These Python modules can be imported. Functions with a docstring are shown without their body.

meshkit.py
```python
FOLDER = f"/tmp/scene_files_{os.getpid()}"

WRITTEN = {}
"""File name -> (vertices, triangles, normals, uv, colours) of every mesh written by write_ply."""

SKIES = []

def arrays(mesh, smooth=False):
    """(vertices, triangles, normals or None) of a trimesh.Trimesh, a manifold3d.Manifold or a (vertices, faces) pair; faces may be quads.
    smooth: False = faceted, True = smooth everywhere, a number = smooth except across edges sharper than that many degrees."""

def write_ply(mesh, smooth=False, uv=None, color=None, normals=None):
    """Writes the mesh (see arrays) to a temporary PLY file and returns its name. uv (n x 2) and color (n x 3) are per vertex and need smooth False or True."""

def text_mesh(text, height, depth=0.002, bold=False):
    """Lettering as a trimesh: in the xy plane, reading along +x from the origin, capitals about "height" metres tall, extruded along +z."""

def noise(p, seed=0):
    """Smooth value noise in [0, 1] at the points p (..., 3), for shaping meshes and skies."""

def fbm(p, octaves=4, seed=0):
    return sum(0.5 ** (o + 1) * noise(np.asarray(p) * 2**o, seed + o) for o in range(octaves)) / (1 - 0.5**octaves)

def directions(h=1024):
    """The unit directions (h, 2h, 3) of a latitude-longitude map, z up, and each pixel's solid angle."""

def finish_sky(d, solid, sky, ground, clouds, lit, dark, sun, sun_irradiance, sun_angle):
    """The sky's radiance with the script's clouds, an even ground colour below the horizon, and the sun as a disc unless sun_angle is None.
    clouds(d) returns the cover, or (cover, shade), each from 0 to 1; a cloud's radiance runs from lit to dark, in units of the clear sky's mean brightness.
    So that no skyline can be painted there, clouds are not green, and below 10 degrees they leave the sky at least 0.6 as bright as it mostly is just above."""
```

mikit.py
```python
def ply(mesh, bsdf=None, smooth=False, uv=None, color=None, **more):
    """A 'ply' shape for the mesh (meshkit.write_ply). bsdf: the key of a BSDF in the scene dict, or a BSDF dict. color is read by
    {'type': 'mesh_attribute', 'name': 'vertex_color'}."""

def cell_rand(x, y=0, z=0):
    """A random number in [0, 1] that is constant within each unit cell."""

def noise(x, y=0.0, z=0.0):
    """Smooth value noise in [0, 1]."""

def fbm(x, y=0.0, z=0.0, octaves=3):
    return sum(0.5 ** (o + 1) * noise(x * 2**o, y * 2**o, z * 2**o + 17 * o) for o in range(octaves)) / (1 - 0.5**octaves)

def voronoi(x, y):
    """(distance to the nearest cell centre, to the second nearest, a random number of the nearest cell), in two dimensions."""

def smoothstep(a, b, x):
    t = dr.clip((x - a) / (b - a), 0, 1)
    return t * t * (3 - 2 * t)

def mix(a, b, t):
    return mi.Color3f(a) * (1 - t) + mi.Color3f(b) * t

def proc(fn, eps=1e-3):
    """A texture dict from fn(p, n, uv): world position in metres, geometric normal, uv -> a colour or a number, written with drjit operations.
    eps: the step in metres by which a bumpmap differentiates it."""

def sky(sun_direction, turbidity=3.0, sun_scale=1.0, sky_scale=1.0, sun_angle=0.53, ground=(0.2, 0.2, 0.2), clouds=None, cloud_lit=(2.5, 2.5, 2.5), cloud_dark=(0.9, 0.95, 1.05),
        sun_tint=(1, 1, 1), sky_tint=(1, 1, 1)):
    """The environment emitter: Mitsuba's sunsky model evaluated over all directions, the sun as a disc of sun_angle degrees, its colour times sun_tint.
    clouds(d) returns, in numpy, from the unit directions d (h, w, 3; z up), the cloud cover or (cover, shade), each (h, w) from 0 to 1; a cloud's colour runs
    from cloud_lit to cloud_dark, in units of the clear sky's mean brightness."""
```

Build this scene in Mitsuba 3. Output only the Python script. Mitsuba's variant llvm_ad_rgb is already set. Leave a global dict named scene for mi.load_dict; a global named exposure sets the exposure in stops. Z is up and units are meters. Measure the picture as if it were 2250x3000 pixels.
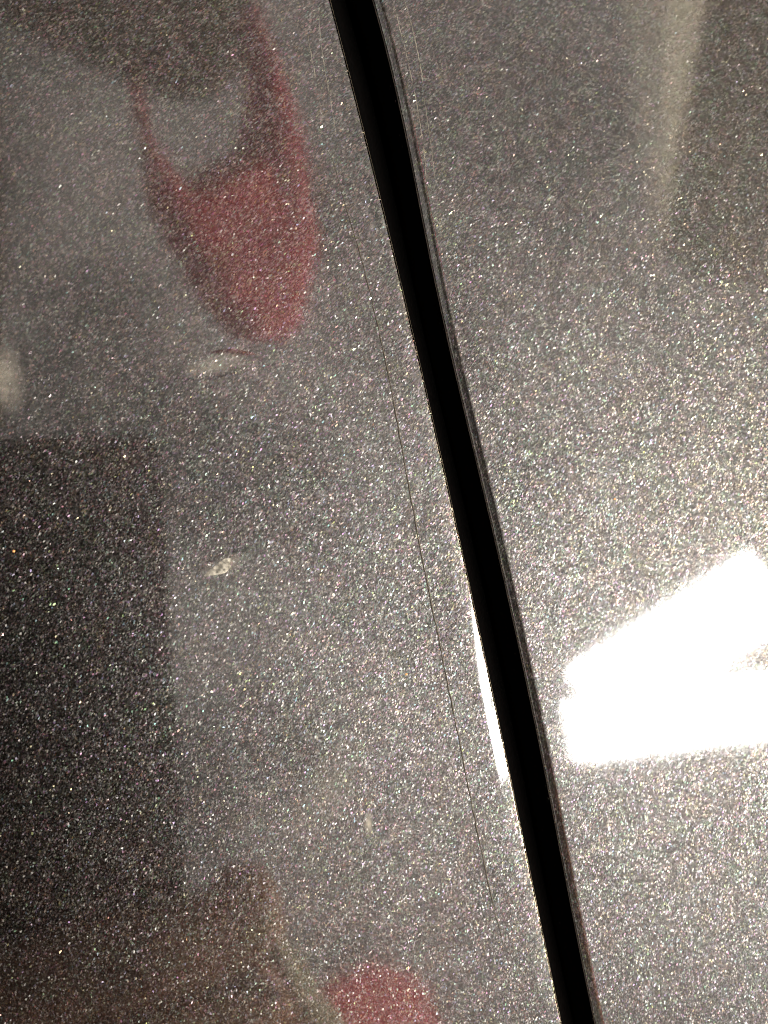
import math
import numpy as np
import drjit as dr
import mitsuba as mi
import trimesh
import manifold3d as m3
from scipy.interpolate import UnivariateSpline
import meshkit
import mikit
from mikit import proc, noise, fbm, voronoi, cell_rand, smoothstep

T = mi.ScalarTransform4f
scene, labels = {}, {}
MM = 0.001

# ------------------------------------------------------------------ camera, light, exposure
H = 0.0868                                     # lens to paint, metres
FWD = np.array([0.28069, -0.02944, -0.95935])
UP = np.array([0.00827, 0.99957, -0.02826])
RIGHT = np.array([0.95976, 0.0, 0.28081])
EYE = np.array([0.0, 0.0, H])
scene['camera'] = {
    'type': 'thinlens', 'fov': 45.0, 'fov_axis': 'x', 'near_clip': 0.002, 'far_clip': 50.0,
    'aperture_radius': 0.00042, 'focus_distance': 0.0915,
    'to_world': T().look_at(origin=EYE.tolist(), target=(EYE + FWD).tolist(), up=UP.tolist())}
exposure = 4.4
LAMP = 2.4                                    # radiance of the lamp diffusers
SKY, SUN = 0.97, 1.0


def overcast(d):
    """A closed, lumpy cloud layer."""
    f = meshkit.fbm(d * 7.0 + 11.0, 4, 3)
    return np.ones(d.shape[:2]), np.clip((f - 0.36) / 0.28, 0, 1)


scene['sky'] = mikit.sky([0.94, -0.13, 0.20], sun_scale=SUN, sun_angle=10, sun_tint=(0.76, 1.0, 1.62), sky_scale=SKY, clouds=overcast,
                         cloud_lit=(1.62, 1.48, 1.32), cloud_dark=(0.58, 0.56, 0.52))


# ------------------------------------------------------------------ materials
def flake_uv(p):
    return p.x + 0.83 * p.z, p.y + 0.21 * p.z


def flake_cell(p, size):
    """The random key of the flake at p: cells about size wide and twice as long, combed along gently curving lines as sprayed."""
    x, y = flake_uv(p)
    a, b = (x - 0.50 * y - 3.8 * y * y) / size, y / (1.5 * size)
    a, b = a + 0.5 * noise(a * 0.5, b * 0.5, 3), b + 0.5 * noise(a * 0.5, b * 0.5, 8)
    return voronoi(a, b)[2] * 16777215.0


def flake_normal(size, sigma, seed):
    def fn(p, n, uv):
        k = flake_cell(p, size)
        a = 2 * math.pi * cell_rand(k, 1 + seed)
        r = sigma * dr.select(cell_rand(k, 9 + seed) < 0.03, 2.6, 1.0) * dr.sqrt(-2 * dr.log(dr.maximum(cell_rand(k, 2 + seed), 1e-3)))
        v = dr.normalize(mi.Vector3f(r * dr.cos(a), r * dr.sin(a), 1.0))
        return mi.Color3f(0.5 + 0.5 * v.x, 0.5 + 0.5 * v.y, 0.5 + 0.5 * v.z)
    return proc(fn)


def flake_colour(size, lo, hi, power, tint, seed):
    def fn(p, n, uv):
        k = flake_cell(p, size)
        v = lo + (hi - lo) * dr.power(cell_rand(k, 3 + seed), power)
        h = 4.0 * cell_rand(k, 5 + seed)
        s = tint * dr.power(cell_rand(k, 6 + seed), 2.5)
        h = h + 5.0 * noise(p.x / 0.0012, p.y / 0.0012, seed)
        v = v * (0.75 + 0.5 * noise(p.x / 0.0009, p.y / 0.0009, seed + 5))
        return mi.Color3f(v * (1.06 + s * dr.cos(h)), v * (1.0 + s * dr.cos(h - 2.094)), v * (0.92 + s * dr.cos(h + 2.094)))
    return proc(fn)


def orange_peel(p, n, uv):
    x, y = flake_uv(p)
    return 1.1e-6 * noise(x / 0.0009, y / 0.0009, 1) + 2.0e-7 * noise(x / 0.00026, y / 0.00026, 2)


F1, F2 = 0.00012, 0.00008
scene['paint_flakes'] = {'type': 'normalmap', 'normalmap': flake_normal(F1, 0.115, 0),
    'bsdf': {'type': 'roughconductor', 'material': 'none', 'distribution': 'beckmann', 'alpha': 0.10,
             'specular_reflectance': flake_colour(F1, 0.04, 0.46, 2.7, 0.42, 0)}}
scene['paint_fine_flakes'] = {'type': 'normalmap', 'normalmap': flake_normal(F2, 0.125, 20),
    'bsdf': {'type': 'roughconductor', 'material': 'none', 'distribution': 'beckmann', 'alpha': 0.15,
             'specular_reflectance': flake_colour(F2, 0.045, 0.165, 1.6, 0.25, 20)}}
scene['paint_base'] = {'type': 'blendbsdf', 'weight': 0.5, 'one': {'type': 'ref', 'id': 'paint_flakes'}, 'two': {'type': 'ref', 'id': 'paint_fine_flakes'}}
scene['paint_coat'] = {'type': 'bumpmap', 'scale': 1.0, 'texture': proc(orange_peel, 2e-5),
    'bsdf': {'type': 'roughconductor', 'material': 'none', 'distribution': 'ggx', 'alpha': 0.004, 'specular_reflectance': {'type': 'rgb', 'value': 0.16}}}
scene['car_paint'] = {'type': 'twosided', 'bsdf': {'type': 'blendbsdf', 'weight': 0.3,
    'one': {'type': 'ref', 'id': 'paint_base'}, 'two': {'type': 'ref', 'id': 'paint_coat'}}}


def matt(name, colour, rough=0.8, spec=0.3):
    scene[name] = {'type': 'twosided', 'bsdf': {'type': 'principled', 'base_color': {'type': 'rgb', 'value': list(colour)} if not callable(colour) else proc(colour),
                                                'roughness': rough, 'specular': spec}}


matt('black_rubber', (0.004, 0.004, 0.004), 0.7, 0.1)
matt('black_primer', (0.003, 0.003, 0.003), 0.9, 0.05)
matt('pale_edge_sheen', lambda p, n, uv: mi.Color3f(0.055, 0.047, 0.040) * (0.5 + noise(p.x / 0.0004, p.y / 0.0011)), 0.65, 0.15)  # pale colour stands in for the grazing sheen on the panel edges
matt('dark_line', (0.030, 0.026, 0.023), 0.7, 0.2)
matt('chipped_primer', lambda p, n, uv: mi.Color3f(0.20, 0.195, 0.185) * (0.2 + 1.6 * noise(p.x / 0.00022, p.y / 0.00022)))
matt('dust', (0.30, 0.28, 0.26))
matt('scratched_lacquer', lambda p, n, uv: mi.Color3f(0.10, 0.095, 0.09) * (0.3 + 1.2 * noise(p.x / 0.0005, p.y / 0.0005)))


def smear_bsdf(name, cx, cy, a, b, ang, strength):
    """Dried grime thinning out towards its rim, over the paint."""
    ca, sa = math.cos(ang), math.sin(ang)

    def fn(p, n, uv):
        x, y = p.x / MM - cx, p.y / MM - cy
        u, v = (x * ca + y * sa) / a, (y * ca - x * sa) / b
        w = dr.exp(-1.6 * (u * u + v * v)) - 0.12
        return dr.clip(strength * w * (0.15 + 1.7 * fbm(x / 0.45, y / 0.45, cx)), 0, 1)
    scene[name] = {'type': 'twosided', 'bsdf': {'type': 'blendbsdf', 'weight': proc(fn),
                   'one': {'type': 'blendbsdf', 'weight': 0.3, 'one': {'type': 'ref', 'id': 'paint_base'}, 'two': {'type': 'ref', 'id': 'paint_coat'}},
                   'two': {'type': 'diffuse', 'reflectance': {'type': 'rgb', 'value': [0.30, 0.285, 0.26]}}}}
matt('orange_dust', (0.6, 0.28, 0.12))
matt('red_fabric', lambda p, n, uv: mi.Color3f(0.80, 0.12, 0.19) * (0.75 + 0.5 * fbm(p.x * 25, p.y * 25, p.z * 25)), 0.9)
matt('skin', lambda p, n, uv: mi.Color3f(0.38, 0.205, 0.155) * (0.85 + 0.3 * fbm(p.x * 120, p.y * 120, p.z * 120)), 0.55)
matt('dark_cloth', (0.05, 0.045, 0.045), 0.9)
matt('phone_black', (0.01, 0.01, 0.011), 0.35)
matt('pale_hand_rim', (0.6, 0.57, 0.52), 0.9)
matt('lamp_grey', (0.35, 0.35, 0.35), 0.5)
matt('pale_paint', (0.80, 0.78, 0.76), 0.7)
matt('dark_board_paint', (0.11, 0.105, 0.10), 0.8)


# ------------------------------------------------------------------ helpers
def put(key, mesh, bsdf, smooth=30, **say):
    scene[key] = mikit.ply(mesh, bsdf, smooth=smooth)
    if say:
        labels[key] = say


def hulls(chain, length=None, it=6):
    """One body from chains of (point, radius): hulls of neighbouring spheres, joined, refined and smoothed."""
    total = m3.Manifold()
    for pts in chain:
        balls = [m3.Manifold.sphere(r, 20).translate(list(map(float, p))) for p, r in pts]
        for a, b in zip(balls, balls[1:]):
            total = total + m3.Manifold.batch_hull([a, b])
    if length:
        total = total.refine_to_length(length)
    m = total.to_mesh()
    t = trimesh.Trimesh(m.vert_properties[:, :3], m.tri_verts)
    if it:
        trimesh.smoothing.filter_taubin(t, iterations=it)
    return t


def hull_mesh(chains, bodies):
    total = m3.Manifold()
    ball = lambda q: m3.Manifold.sphere(q[1], 24).translate(list(map(float, q[0])))
    for c in chains:
        for a, b in zip(c, c[1:]):
            total = total + m3.Manifold.batch_hull([ball(a), ball(b)])
    for c in bodies:
        total = total + m3.Manifold.batch_hull([ball(q) for q in c])
    m = total.refine_to_length(4).to_mesh()
    return trimesh.Trimesh(m.vert_properties[:, :3], m.tri_verts)


def folded(t, amount=3.0):
    trimesh.smoothing.filter_taubin(t, iterations=12)
    v = np.array(t.vertices)
    t.vertices = v + t.vertex_normals * (amount * (meshkit.fbm(v / 26.0, 3) - 0.5))[:, None]
    return t.apply_scale(MM)


def draped(pts, r):
    """A softly rounded slab of folded cloth through the points, millimetres."""
    m = m3.Manifold.batch_hull([m3.Manifold.sphere(r, 16).translate(list(map(float, p))) for p in pts]).refine_to_length(5).to_mesh()
    t = trimesh.Trimesh(m.vert_properties[:, :3], m.tri_verts)
    trimesh.smoothing.filter_taubin(t, iterations=8)
    v = np.array(t.vertices)
    t.vertices = v + t.vertex_normals * (2.4 * (meshkit.fbm(v / 22.0, 3) - 0.5))[:, None]
    return t.apply_scale(MM)


def rounded_box(size, r, centre=(0, 0, 0), seg=16):
    x, y, z = (s / 2 - r for s in size)
    return m3.Manifold.batch_hull([m3.Manifold.sphere(r, seg).translate([a * x + centre[0], b * y + centre[1], c * z + centre[2]]) for a in (-1, 1) for b in (-1, 1) for c in (-1, 1)])


def loft(outer, inner, edge, inward):
    """A sheet-metal panel: outer and inner are profiles (d from the edge, z) of equal length, swept along the edge curve."""
    prof = np.vstack([outer, inner[::-1]])
    n, m, k = len(edge), len(prof), len(outer)
    v = np.zeros((n, m, 3))
    v[:, :, :2] = edge[:, None] + inward[:, None] * prof[None, :, :1]
    v[:, :, 2] = prof[None, :, 1]
    i, j = np.meshgrid(np.arange(n - 1), np.arange(m), indexing='ij')
    j2 = (j + 1) % m
    q = np.stack([i * m + j, i * m + j2, (i + 1) * m + j2, (i + 1) * m + j], -1).reshape(-1, 4)
    caps = []
    for row, flip in ((0, 1), (n - 1, 0)):
        for a in range(k - 1):
            c = [row * m + a, row * m + a + 1, row * m + m - 2 - a, row * m + m - 1 - a]
            caps.append(c[::-1] if flip else c)
    f = np.vstack([q, caps])
    t = trimesh.Trimesh(v.reshape(-1, 3), np.vstack([f[:, [0, 1, 2]], f[:, [0, 2, 3]]]), process=False)
    t.fix_normals()
    return t


def profile(width, soft, slope_deg, r, depth, far, lip=(0, 0)):
    """Top skin that leans over towards the edge, a hem of radius r and a flange down to depth. Runs from the flange foot to the far side."""
    d_top = np.concatenate([r + (width + soft - r) * np.linspace(0, 1, 160), np.linspace(width + soft, far, 30)[1:]])
    u = np.clip((d_top - (width - soft)) / (2 * soft), 0, 1)
    slope = np.tan(np.radians(slope_deg)) * (1 - u * u * (3 - 2 * u))
    if lip[0]:
        u = np.clip((d_top - lip[0] + 0.05 * MM) / (0.10 * MM), 0, 1)
        slope = slope + math.tan(math.radians(lip[1])) * (1 - u * u * (3 - 2 * u))
    z_top = np.concatenate([[0], np.cumsum((slope[1:] + slope[:-1]) / 2 * np.diff(d_top))])
    z_top -= z_top[-1]
    slope_deg = math.degrees(math.atan(slope[0]))
    th = np.radians(np.linspace(90, slope_deg, 14))
    cz = z_top[0] - r * math.cos(math.radians(slope_deg))
    cd = d_top[0] + r * math.sin(math.radians(slope_deg))
    dh, zh = cd - r * np.sin(th), cz + r * np.cos(th)
    dd = np.full(10, dh[0])
    zz = np.linspace(-depth, zh[0], 11)[:-1]
    d, z = np.concatenate([dd, dh[:-1], d_top]), np.concatenate([zz, zh[:-1], z_top])
    shift = d.min()
    out = np.stack([d - shift, z], 1)
    tg = np.gradient(out, axis=0)
    tg /= np.linalg.norm(tg, axis=1, keepdims=True)
    nrm = np.stack([tg[:, 1], -tg[:, 0]], 1)                  # to the inside of the sheet
    return out, out + nrm * min(0.9 * MM, 0.8 * r)


def curve(points, s=0.05):
    p = np.array(points, float)
    y = p[:, 1][::-1]
    f = UnivariateSpline(y, p[:, 0][::-1], s=s, k=3)
    return f


L_EDGE = [(20.29, 45.79), (21.38, 42.05), (23.28, 34.96), (25.09, 28.55), (26.88, 22.0), (28.89, 14.06), (30.49, 7.15), (31.87, 1.32), (33.52, -6.01), (34.93, -12.0), (36.36, -17.85), (37.81, -24.48), (39.7, -31.9), (41.31, -39.23), (42.98, -46.41), (44.11, -52.08), (44.93, -56.73)]
R_EDGE = [(24.78, 46.44), (26.32, 41.38), (28.02, 33.61), (29.75, 26.81), (31.22, 20.96), (32.34, 14.21), (33.99, 8.18), (35.66, 1.1), (37.2, -3.69), (39.07, -10.72), (40.7, -17.34), (42.04, -24.29), (43.44, -31.25), (45.09, -38.15), (47.4, -48.59), (48.5, -53.57), (49.3, -57.49)]


def edge_curve(points, y0=-85, y1=75, n=220, s=0.35):
    f = curve(points, s)
    ys = np.linspace(y0, y1, n)
    lo, hi = points[-1][1], points[0][1]
    yc = np.clip(ys, lo, hi)
    x = f(yc) + f.derivative()(yc) * (ys - yc)
    dx = f.derivative()(yc)
    e = np.stack([x, ys], 1) * MM
    t = np.stack([dx, np.ones(n)], 1)
    t /= np.linalg.norm(t, axis=1, keepdims=True)
    return e, np.stack([-t[:, 1], t[:, 0]], 1)                # points towards -x


le, ln = edge_curve(L_EDGE)
re_, rn = edge_curve(R_EDGE)
le, re_ = le - [0.05 * MM, 0], re_ - [0.26 * MM, 0]

# ------------------------------------------------------------------ the car: two painted panels, the channel between them
labels['car'] = dict(label='dark grey metallic flake car bodywork with a black shut line between two panels', category='car')
LP = profile(1.25 * MM, 1.0 * MM, 9.0, 0.18 * MM, 9 * MM, 75 * MM, lip=(0.42 * MM, 46.0))
RP = profile(0.85 * MM, 0.30 * MM, 36.0, 0.36 * MM, 9 * MM, 75 * MM)
put('car__body_panel', loft(*LP, le, ln), 'car_paint', smooth=35, label='left flake painted panel with a crisp hem, a white chip and a hairline')
put('car__body_panel_001', loft(*RP, re_, -rn), 'car_paint', smooth=35, label='right flake painted panel with a softly rolled edge')

mid = (le + re_) / 2
chan = np.zeros((len(mid), 4, 3))
for c, (off, z) in enumerate(((-4.5, -9.2), (4.5, -9.2), (4.5, -10.4), (-4.5, -10.4))):
    chan[:, c, :2] = mid - ln * off * MM
    chan[:, c, 2] = z * MM
n = len(mid)
i, j = np.meshgrid(np.arange(n - 1), np.arange(4), indexing='ij')
q = np.stack([i * 4 + j, i * 4 + (j + 1) % 4, (i + 1) * 4 + (j + 1) % 4, (i + 1) * 4 + j], -1).reshape(-1, 4)
q = np.vstack([q, [[0, 1, 2, 3]], [[n * 4 - 1, n * 4 - 2, n * 4 - 3, n * 4 - 4]]])
cm = trimesh.Trimesh(chan.reshape(-1, 3), np.vstack([q[:, [0, 1, 2]], q[:, [0, 2, 3]]]), process=False)
cm.fix_normals()
put('car__gap_channel', cm, 'black_primer', smooth=False, label='black channel deep in the shut line')


def tube(points, radius, sides=8, flat=1.0):
    p = np.array(points, float)
    t = np.gradient(p, axis=0)
    t /= np.linalg.norm(t, axis=1, keepdims=True)
    s = np.cross(t, [0, 0, 1.0])
    s /= np.linalg.norm(s, axis=1, keepdims=True)
    u = np.cross(s, t)
    a = np.arange(sides) / sides * 2 * np.pi
    r = np.broadcast_to(radius, len(p))[:, None, None]
    v = p[:, None] + r * (np.cos(a)[None, :, None] * s[:, None] + flat * np.sin(a)[None, :, None] * u[:, None])
    n, m = len(p), sides
    i, j = np.meshgrid(np.arange(n - 1), np.arange(m), indexing='ij')
    q = np.stack([i * m + j, i * m + (j + 1) % m, (i + 1) * m + (j + 1) % m, (i + 1) * m + j], -1).reshape(-1, 4)
    f = np.vstack([q[:, [0, 1, 2]], q[:, [0, 2, 3]], [[0, k, k + 1] for k in range(1, m - 1)], [[(n - 1) * m, (n - 1) * m + k + 1, (n - 1) * m + k] for k in range(1, m - 1)]])
    t = trimesh.Trimesh(v.reshape(-1, 3), f, process=False)
    t.fix_normals()
    return t


sel = slice(4, -4)
put('car__rubber_seal', tube(np.column_stack([mid[sel] - ln[sel] * 0.6 * MM, np.full(n - 8, -7.6 * MM)]), 1.4 * MM, 14), 'black_rubber', smooth=40, label='black rubber seal running down inside the shut line')

def bead(edge, inward, drop, r):  # thin tube added to paint the bright line on an edge
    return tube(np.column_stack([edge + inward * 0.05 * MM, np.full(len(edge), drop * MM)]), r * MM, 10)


put('car__body_panel__edge_sheen', bead(le, ln, LP[0][12, 1] / MM - 0.05, 0.085), 'pale_edge_sheen', smooth=40, label='thin pale bead painted as the sheen along the edge of the left panel')
put('car__body_panel_001__edge_sheen', bead(re_, -rn, RP[0][12, 1] / MM - 0.06, 0.10), 'pale_edge_sheen', smooth=40, label='thin brownish bead painted as the sheen along the rolled edge of the right panel')

HAIR = [(18.85, 35.11), (21.32, 27.02), (24.19, 18.12), (25.92, 10.63), (27.31, 3.01), (28.55, -4.04), (30.89, -14.62), (33.09, -24.37), (34.96, -33.58), (36.48, -41.14), (38.4, -47.78)]
hf = curve(HAIR, 0.1)
hy = np.linspace(-47.5, 35, 260)
rng = np.random.default_rng(4)
wob = np.interp(hy, np.linspace(-48, 36, 90), rng.normal(0, 0.03, 90))
rad = np.interp(hy, np.linspace(-48, 36, 120), rng.uniform(0.45, 1.1, 120)) * np.interp(hy, [-47.5, -42, -25, 0, 22, 35], [0.02, 0.10, 0.09, 0.095, 0.08, 0.0]) * MM
put('car__body_panel__hairline_crack', tube(np.column_stack([(hf(hy) + wob) * MM, hy * MM, np.full(260, 0.004 * MM)]), rad, 8, 0.4), 'dark_line', smooth=40,
    label='thin dark hairline in the lacquer running alongside the panel edge')


def flat_blob(cx, cy, a, b, ang, h, seed, rag=0.35, n=40):
    """A low ragged island lying on the paint."""
    r = np.random.default_rng(seed)
    th = np.arange(n) / n * 2 * np.pi
    k = 1 + rag * sum(r.normal(0, 0.5 / q) * np.cos(q * th + r.uniform(0, 6.3)) for q in (2, 3, 5, 7, 9))
    rings = []
    for s, z in ((1.0, -0.02), (0.9, h), (0.5, h * 1.25)):
        x, y = a * k * np.cos(th) * s, b * k * np.sin(th) * s
        rings.append(np.column_stack([cx + x * math.cos(ang) - y * math.sin(ang), cy + x * math.sin(ang) + y * math.cos(ang), np.full(n, z)]))
    v = np.vstack(rings + [[[cx, cy, h * 1.3]]]) * MM
    f = []
    for q in range(2):
        for i in range(n):
            i2 = (i + 1) % n
            f += [[q * n + i, q * n + i2, (q + 1) * n + i2], [q * n + i, (q + 1) * n + i2, (q + 1) * n + i]]
    f += [[2 * n + i, 2 * n + (i + 1) % n, 3 * n] for i in range(n)]
    return trimesh.Trimesh(v, f, process=False)


put('car__body_panel__paint_chip', flat_blob(9.5, -7.75, 1.45, 0.55, 0.48, 0.008, 21, 0.75, 72), 'chipped_primer', smooth=40, label='small pale paint chip on the left panel')

# ------------------------------------------------------------------ what the lacquer mirrors: lamps, phone, hand, red cloth
LN = np.array([-0.602, 0.2007, -0.7727])
LN /= np.linalg.norm(LN)
LU = np.cross([0, 0, 1.0], LN)
LU /= np.linalg.norm(LU)
LV = np.cross(LN, LU)
LC = np.array([0.680, -0.230, 0.900])


def lamp(key, label, cu, cv, back, axis, length, width):
    """A panel lamp facing LN: its centre in the lamps' common plane, its long axis in that plane, lengths in millimetres."""
    labels[key] = dict(label=label, category='lamp', group='lamps over the bodywork')
    a = LU * axis[0] + LV * axis[1]
    a /= np.linalg.norm(a)
    M = np.eye(4)
    M[:3, 0], M[:3, 1], M[:3, 2], M[:3, 3] = a, np.cross(LN, a), LN, LC + (LU * cu + LV * cv) * MM - LN * back * MM
    L, W = length * MM, width * MM
    box = rounded_box((L + 0.014, W + 0.014, 0.03), 0.004, (0, 0, -0.015)) - m3.Manifold.cube([L, W, 0.02], True)
    m = box.to_mesh()
    t = trimesh.Trimesh(m.vert_properties[:, :3], m.tri_verts)
    t.apply_transform(M)
    put(key + '__housing', t, 'lamp_grey', smooth=30)
    v = np.array([[-L / 2, -W / 2, -0.003], [L / 2, -W / 2, -0.003], [L / 2, W / 2, -0.003], [-L / 2, W / 2, -0.003]])
    t = trimesh.Trimesh(v, [[0, 1, 2], [0, 2, 3]], process=False)
    t.apply_transform(M)
    scene[key + '__diffuser'] = mikit.ply(t, 'pale_paint', emitter={'type': 'area', 'radiance': {'type': 'rgb', 'value': [LAMP * 1.02, LAMP, LAMP * 0.95]}})


lamp('lamp', 'slanting upper lamp of the two mirrored as the white shape on the right panel', -28, 22, 22, (-0.778, -0.629), 280, 98)
lamp('lamp_001', 'level lower lamp of the two mirrored as the white shape on the right panel', 52, -15, 0, (-0.46, -0.888), 300, 75)

# phone held up round the lens: its own axes are RIGHT, UP and -FWD
PH = np.eye(4)
PH[:3, 0], PH[:3, 1], PH[:3, 2], PH[:3, 3] = RIGHT, UP, -FWD, EYE
labels['phone'] = dict(label='black phone mirrored as the dark upright rectangle on the left panel', category='phone')
body = m3.CrossSection.square([71 - 10, 146 - 10], True).offset(5, m3.JoinType.Round, circular_segments=48).extrude(0.0078 * 1000)
bm = body.to_mesh()
t = trimesh.Trimesh(bm.vert_properties[:, :3] * MM, bm.tri_verts)
t.apply_translation([(9.5 - 35.5) * MM, (9.5 - 73) * MM, 0.0025])
t.apply_transform(trimesh.transformations.rotation_matrix(math.radians(3.5), [0, 0, 1], [9.5 * MM, 9.5 * MM, 0]))
t.apply_transform(PH)
put('phone__body', t, 'phone_black', smooth=30)
ring = trimesh.creation.annulus(0.0042, 0.0056, 0.0022, sections=40)
ring.apply_translation([0, 0, 0.0013])
ring.apply_transform(PH)
put('phone__lens_ring', ring, 'phone_black', smooth=30)


def hand_point(x, y, z):
    return PH[:3, :3] @ (np.array([x + 4, y - 6.5, z]) * MM) + EYE


fingers = []
for k, (y, ln_, r) in enumerate(((-78, 46, 8.6), (-95, 50, 8.8), (-112, 46, 8.4), (-127, 38, 7.6))):
    fingers.append([(hand_point(28, y - 12, 13), r * MM * 1.08), (hand_point(19, y - 1, -5), r * MM), (hand_point(19 - ln_ * 0.45, y + 1, -8.5), r * 0.95 * MM), (hand_point(19 - ln_, y, -7.5), r * 0.86 * MM)])
palm = [[(hand_point(25, -91, 12), 9 * MM), (hand_point(36, -112, 16), 12 * MM), (hand_point(20, -150, 24), 16 * MM)],
        [(hand_point(27, -84, 12), 9 * MM), (hand_point(8, -142, 26), 11 * MM)],
        [(hand_point(36, -112, 16), 12 * MM), (hand_point(44, -160, 24), 22 * MM), (hand_point(100, -270, 34), 30 * MM)], [(hand_point(20, -150, 24), 16 * MM), (hand_point(44, -160, 24), 22 * MM)]]
thumb = [[(hand_point(8, -142, 26), 11 * MM), (hand_point(-6, -110, 24), 9.5 * MM), (hand_point(-14, -84, 21), 8.5 * MM)]]
labels['person'] = dict(label='hand in a dark cuff holding the phone, mirrored brown at the bottom left', category='person')
put('person__hand', hulls(fingers + palm + thumb, 0.004, 8), 'skin', smooth=True)
cuff = hulls([[(hand_point(68, -205, 29), 31 * MM), (hand_point(122, -320, 38), 39 * MM)]], 0.008, 4)
put('person__sleeve', cuff, 'dark_cloth', smooth=True)

added_jacket = hulls([[((-150, 330, 330), 95), ((-145, 120, 300), 105), ((-150, -150, 300), 105), ((-230, -380, 260), 90)], [((-150, 330, 330), 95), ((-330, 380, 520), 120)], [((-150, 330, 330), 90), ((-50, 345, 520), 62), ((48, 362, 655), 62)]], 22, 8).apply_scale(MM)
put('person__added_jacket', added_jacket, 'dark_cloth', smooth=True)  # unseen torso and raised arm, added to darken the panel edge and corner
hand_rim_strip = draped([(27, -82, 86), (31, -94, 87), (34, -94, 90), (38, -108, 92), (43, -110, 97), (43, -117, 95), (49, -121, 100)], 1.2)  # pale strip beside the hand, added to stand for its lit rim
put('phone__hand_rim_strip', hand_rim_strip, 'pale_hand_rim', smooth=True, label='pale strip added for the rim light on the hand, mirrored as a slanting streak at the bottom left')

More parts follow.
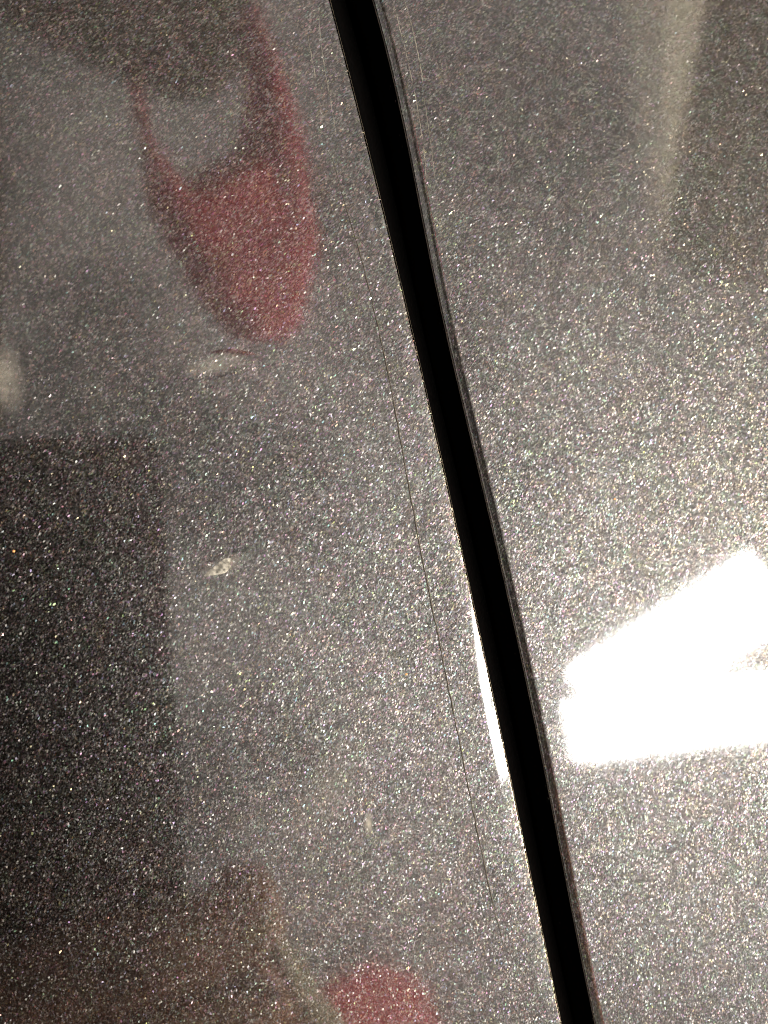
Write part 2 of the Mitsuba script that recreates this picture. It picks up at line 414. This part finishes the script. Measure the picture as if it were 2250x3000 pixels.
LEFT = [((11, 184, 362), 2.0), ((18, 161, 375), 4), ((31, 138, 397), 11.7)]
RIGHT_ = [((69, 240, 390), 4.5), ((79, 212, 406), 11.0), ((85, 183, 424), 18.0), ((92, 141, 445), 21.1)]
BODY = [((31, 138, 397), 11.7), ((56, 115, 427), 16.6), ((74, 101, 446), 18), ((89, 104, 456), 20), ((94, 141, 445), 21.1), ((84, 178, 422), 11)]
put('red_cloth', folded(hull_mesh([LEFT, RIGHT_], [BODY])), 'red_fabric', smooth=True,
    label='red forked cloth mirrored in the upper part of the left panel', category='cloth')
put('red_cloth_001', draped([(106, -304, 414), (113, -294, 427), (136, -299, 447), (162, -312, 470), (189, -333, 491), (201, -354, 496), (204, -375, 490), (204, -418, 470), (102, -342, 390)], 6),
    'red_fabric', smooth=True, label='rounded red cloth mirrored at the bottom edge of the left panel', category='cloth')
put('pale_post', draped([(426, 420, 514), (479, 408, 600), (595, 369, 806), (722, 321, 1035), (362, 383, 469), (409, 372, 546), (511, 353, 709), (708, 317, 1022),
                         (317, 379, 476), (374, 367, 546), (501, 356, 719), (700, 318, 1016)], 3), 'pale_paint', smooth=True,
    label='pale tapering post mirrored as a soft beige streak at the top right', category='post')
put('added_dark_board', draped([(701, 697, 911), (784, 483, 1081), (827, 366, 1177), (949, 346, 1259), (1182, 366, 1380), (1272, 380, 1424), (889, 767, 978)], 9), 'dark_board_paint', smooth=True,  # unseen slab, added to darken the reflection in this corner
    label='unseen dark board added beside the pale post mirrored as the darker top right corner', category='board')

# ------------------------------------------------------------------ fine scratches, dust and marks on the lacquer
def scratch(key, pts, r, seed, label=None):
    p = np.array(pts, float)
    f = UnivariateSpline(p[::-1, 1], p[::-1, 0], s=0.02, k=min(3, len(p) - 1))
    y = np.linspace(p[-1, 1], p[0, 1], 90)
    g = np.random.default_rng(seed)
    x = f(y) + np.interp(y, np.linspace(y[0], y[-1], 30), g.normal(0, 0.02, 30))
    rr = r * np.interp(y, np.linspace(y[0], y[-1], 24), np.r_[0.1, g.uniform(0.25, 1.1, 22), 0.4]) * MM
    scene[key] = mikit.ply(tube(np.column_stack([x * MM, y * MM, np.full(90, 0.003 * MM)]), rr, 6, 0.35), 'scratched_lacquer', smooth=40)
    if label:
        labels[key] = dict(label=label)


scratch('car__body_panel_001__scratch', [(26.25, 46.65), (27.64, 41.64), (28.86, 36.23), (29.75, 28.73)], 0.055, 1, 'fine pale scratch near the top of the shut line')
scratch('car__body_panel_001__scratch_001', [(27.46, 46.83), (28.68, 42.43), (29.38, 38.91)], 0.075, 2, 'brighter pale scratch at the top, further from the shut line')
scratch('car__body_panel_001__scratch_002', [(29.2, 39.0), (29.9, 35.0), (30.6, 30.0)], 0.045, 3)
scratch('car__body_panel_001__scratch_003', [(50.86, -52.15), (51.3, -55.0), (51.73, -57.86)], 0.06, 4)
scratch('car__body_panel__scratch', [(19.03, 43.71), (19.35, 40.58), (20.01, 36.84), (20.66, 33.07)], 0.042, 5)
scratch('car__body_panel__scratch_001', [(17.88, 42.29), (18.25, 40.3), (18.69, 38.27)], 0.06, 6)
for k, (x, y, a, b, ang, w, text) in enumerate(((9.0, 11.0, 3.2, 0.9, 0.25, 0.26, 'faint pale smear above the chip'),
                                                (23.83, -33.2, 0.4, 1.4, 0.05, 0.75, 'small pale upright mark low on the left panel'),
                                                (-8.9, 9.2, 1.7, 3.2, 0.1, 0.32, 'pale cloudy smear at the left edge above the mirrored phone'),
                                                (9.9, -7.5, 2.3, 0.85, 0.45, 0.30, 'thin pale wipe mark round the chip'),
                                                (20.0, -29.0, 6.5, 3.2, 0.9, 0.11, 'broad faint film of dust low on the left panel'))):
    key = 'car__body_panel__smear' + (f'_{k:03d}' if k else '')
    smear_bsdf('grime' + f'_{k}', x, y, a, b, ang, w)
    put(key, flat_blob(x, y, 1.45 * a, 1.45 * b, ang, 0.003, 8 + k, 0.1), f'grime_{k}', smooth=40, label=text)
for k, (x, y, a, m_, text) in enumerate(((-8.36, -5.82, 0.12, 'orange_dust', 'tiny orange speck on the left panel at the dark mirrored phone'),
                                        (27.68, -18.71, 0.14, 'orange_dust', 'tiny orange speck beside the hairline on the left panel'),
                                        (50.65, -1.51, 0.13, 'orange_dust', 'tiny orange speck on the right panel, nearest the shut line'),
                                        (53.9, -1.9, 0.16, 'dust', 'tiny pale speck on the right panel beside an orange one'),
                                        (68.9, 10.2, 0.2, 'dust', 'pale speck at the right edge of the right panel'))):
    key = 'dust_speck' + (f'_{k:03d}' if k else '')
    put(key, flat_blob(x, y, a, a * 0.75, 0.5 * k, 0.06, 30 + k, 0.3, 16), m_, smooth=40, label=text, category='speck', group='specks of dust on the paint')
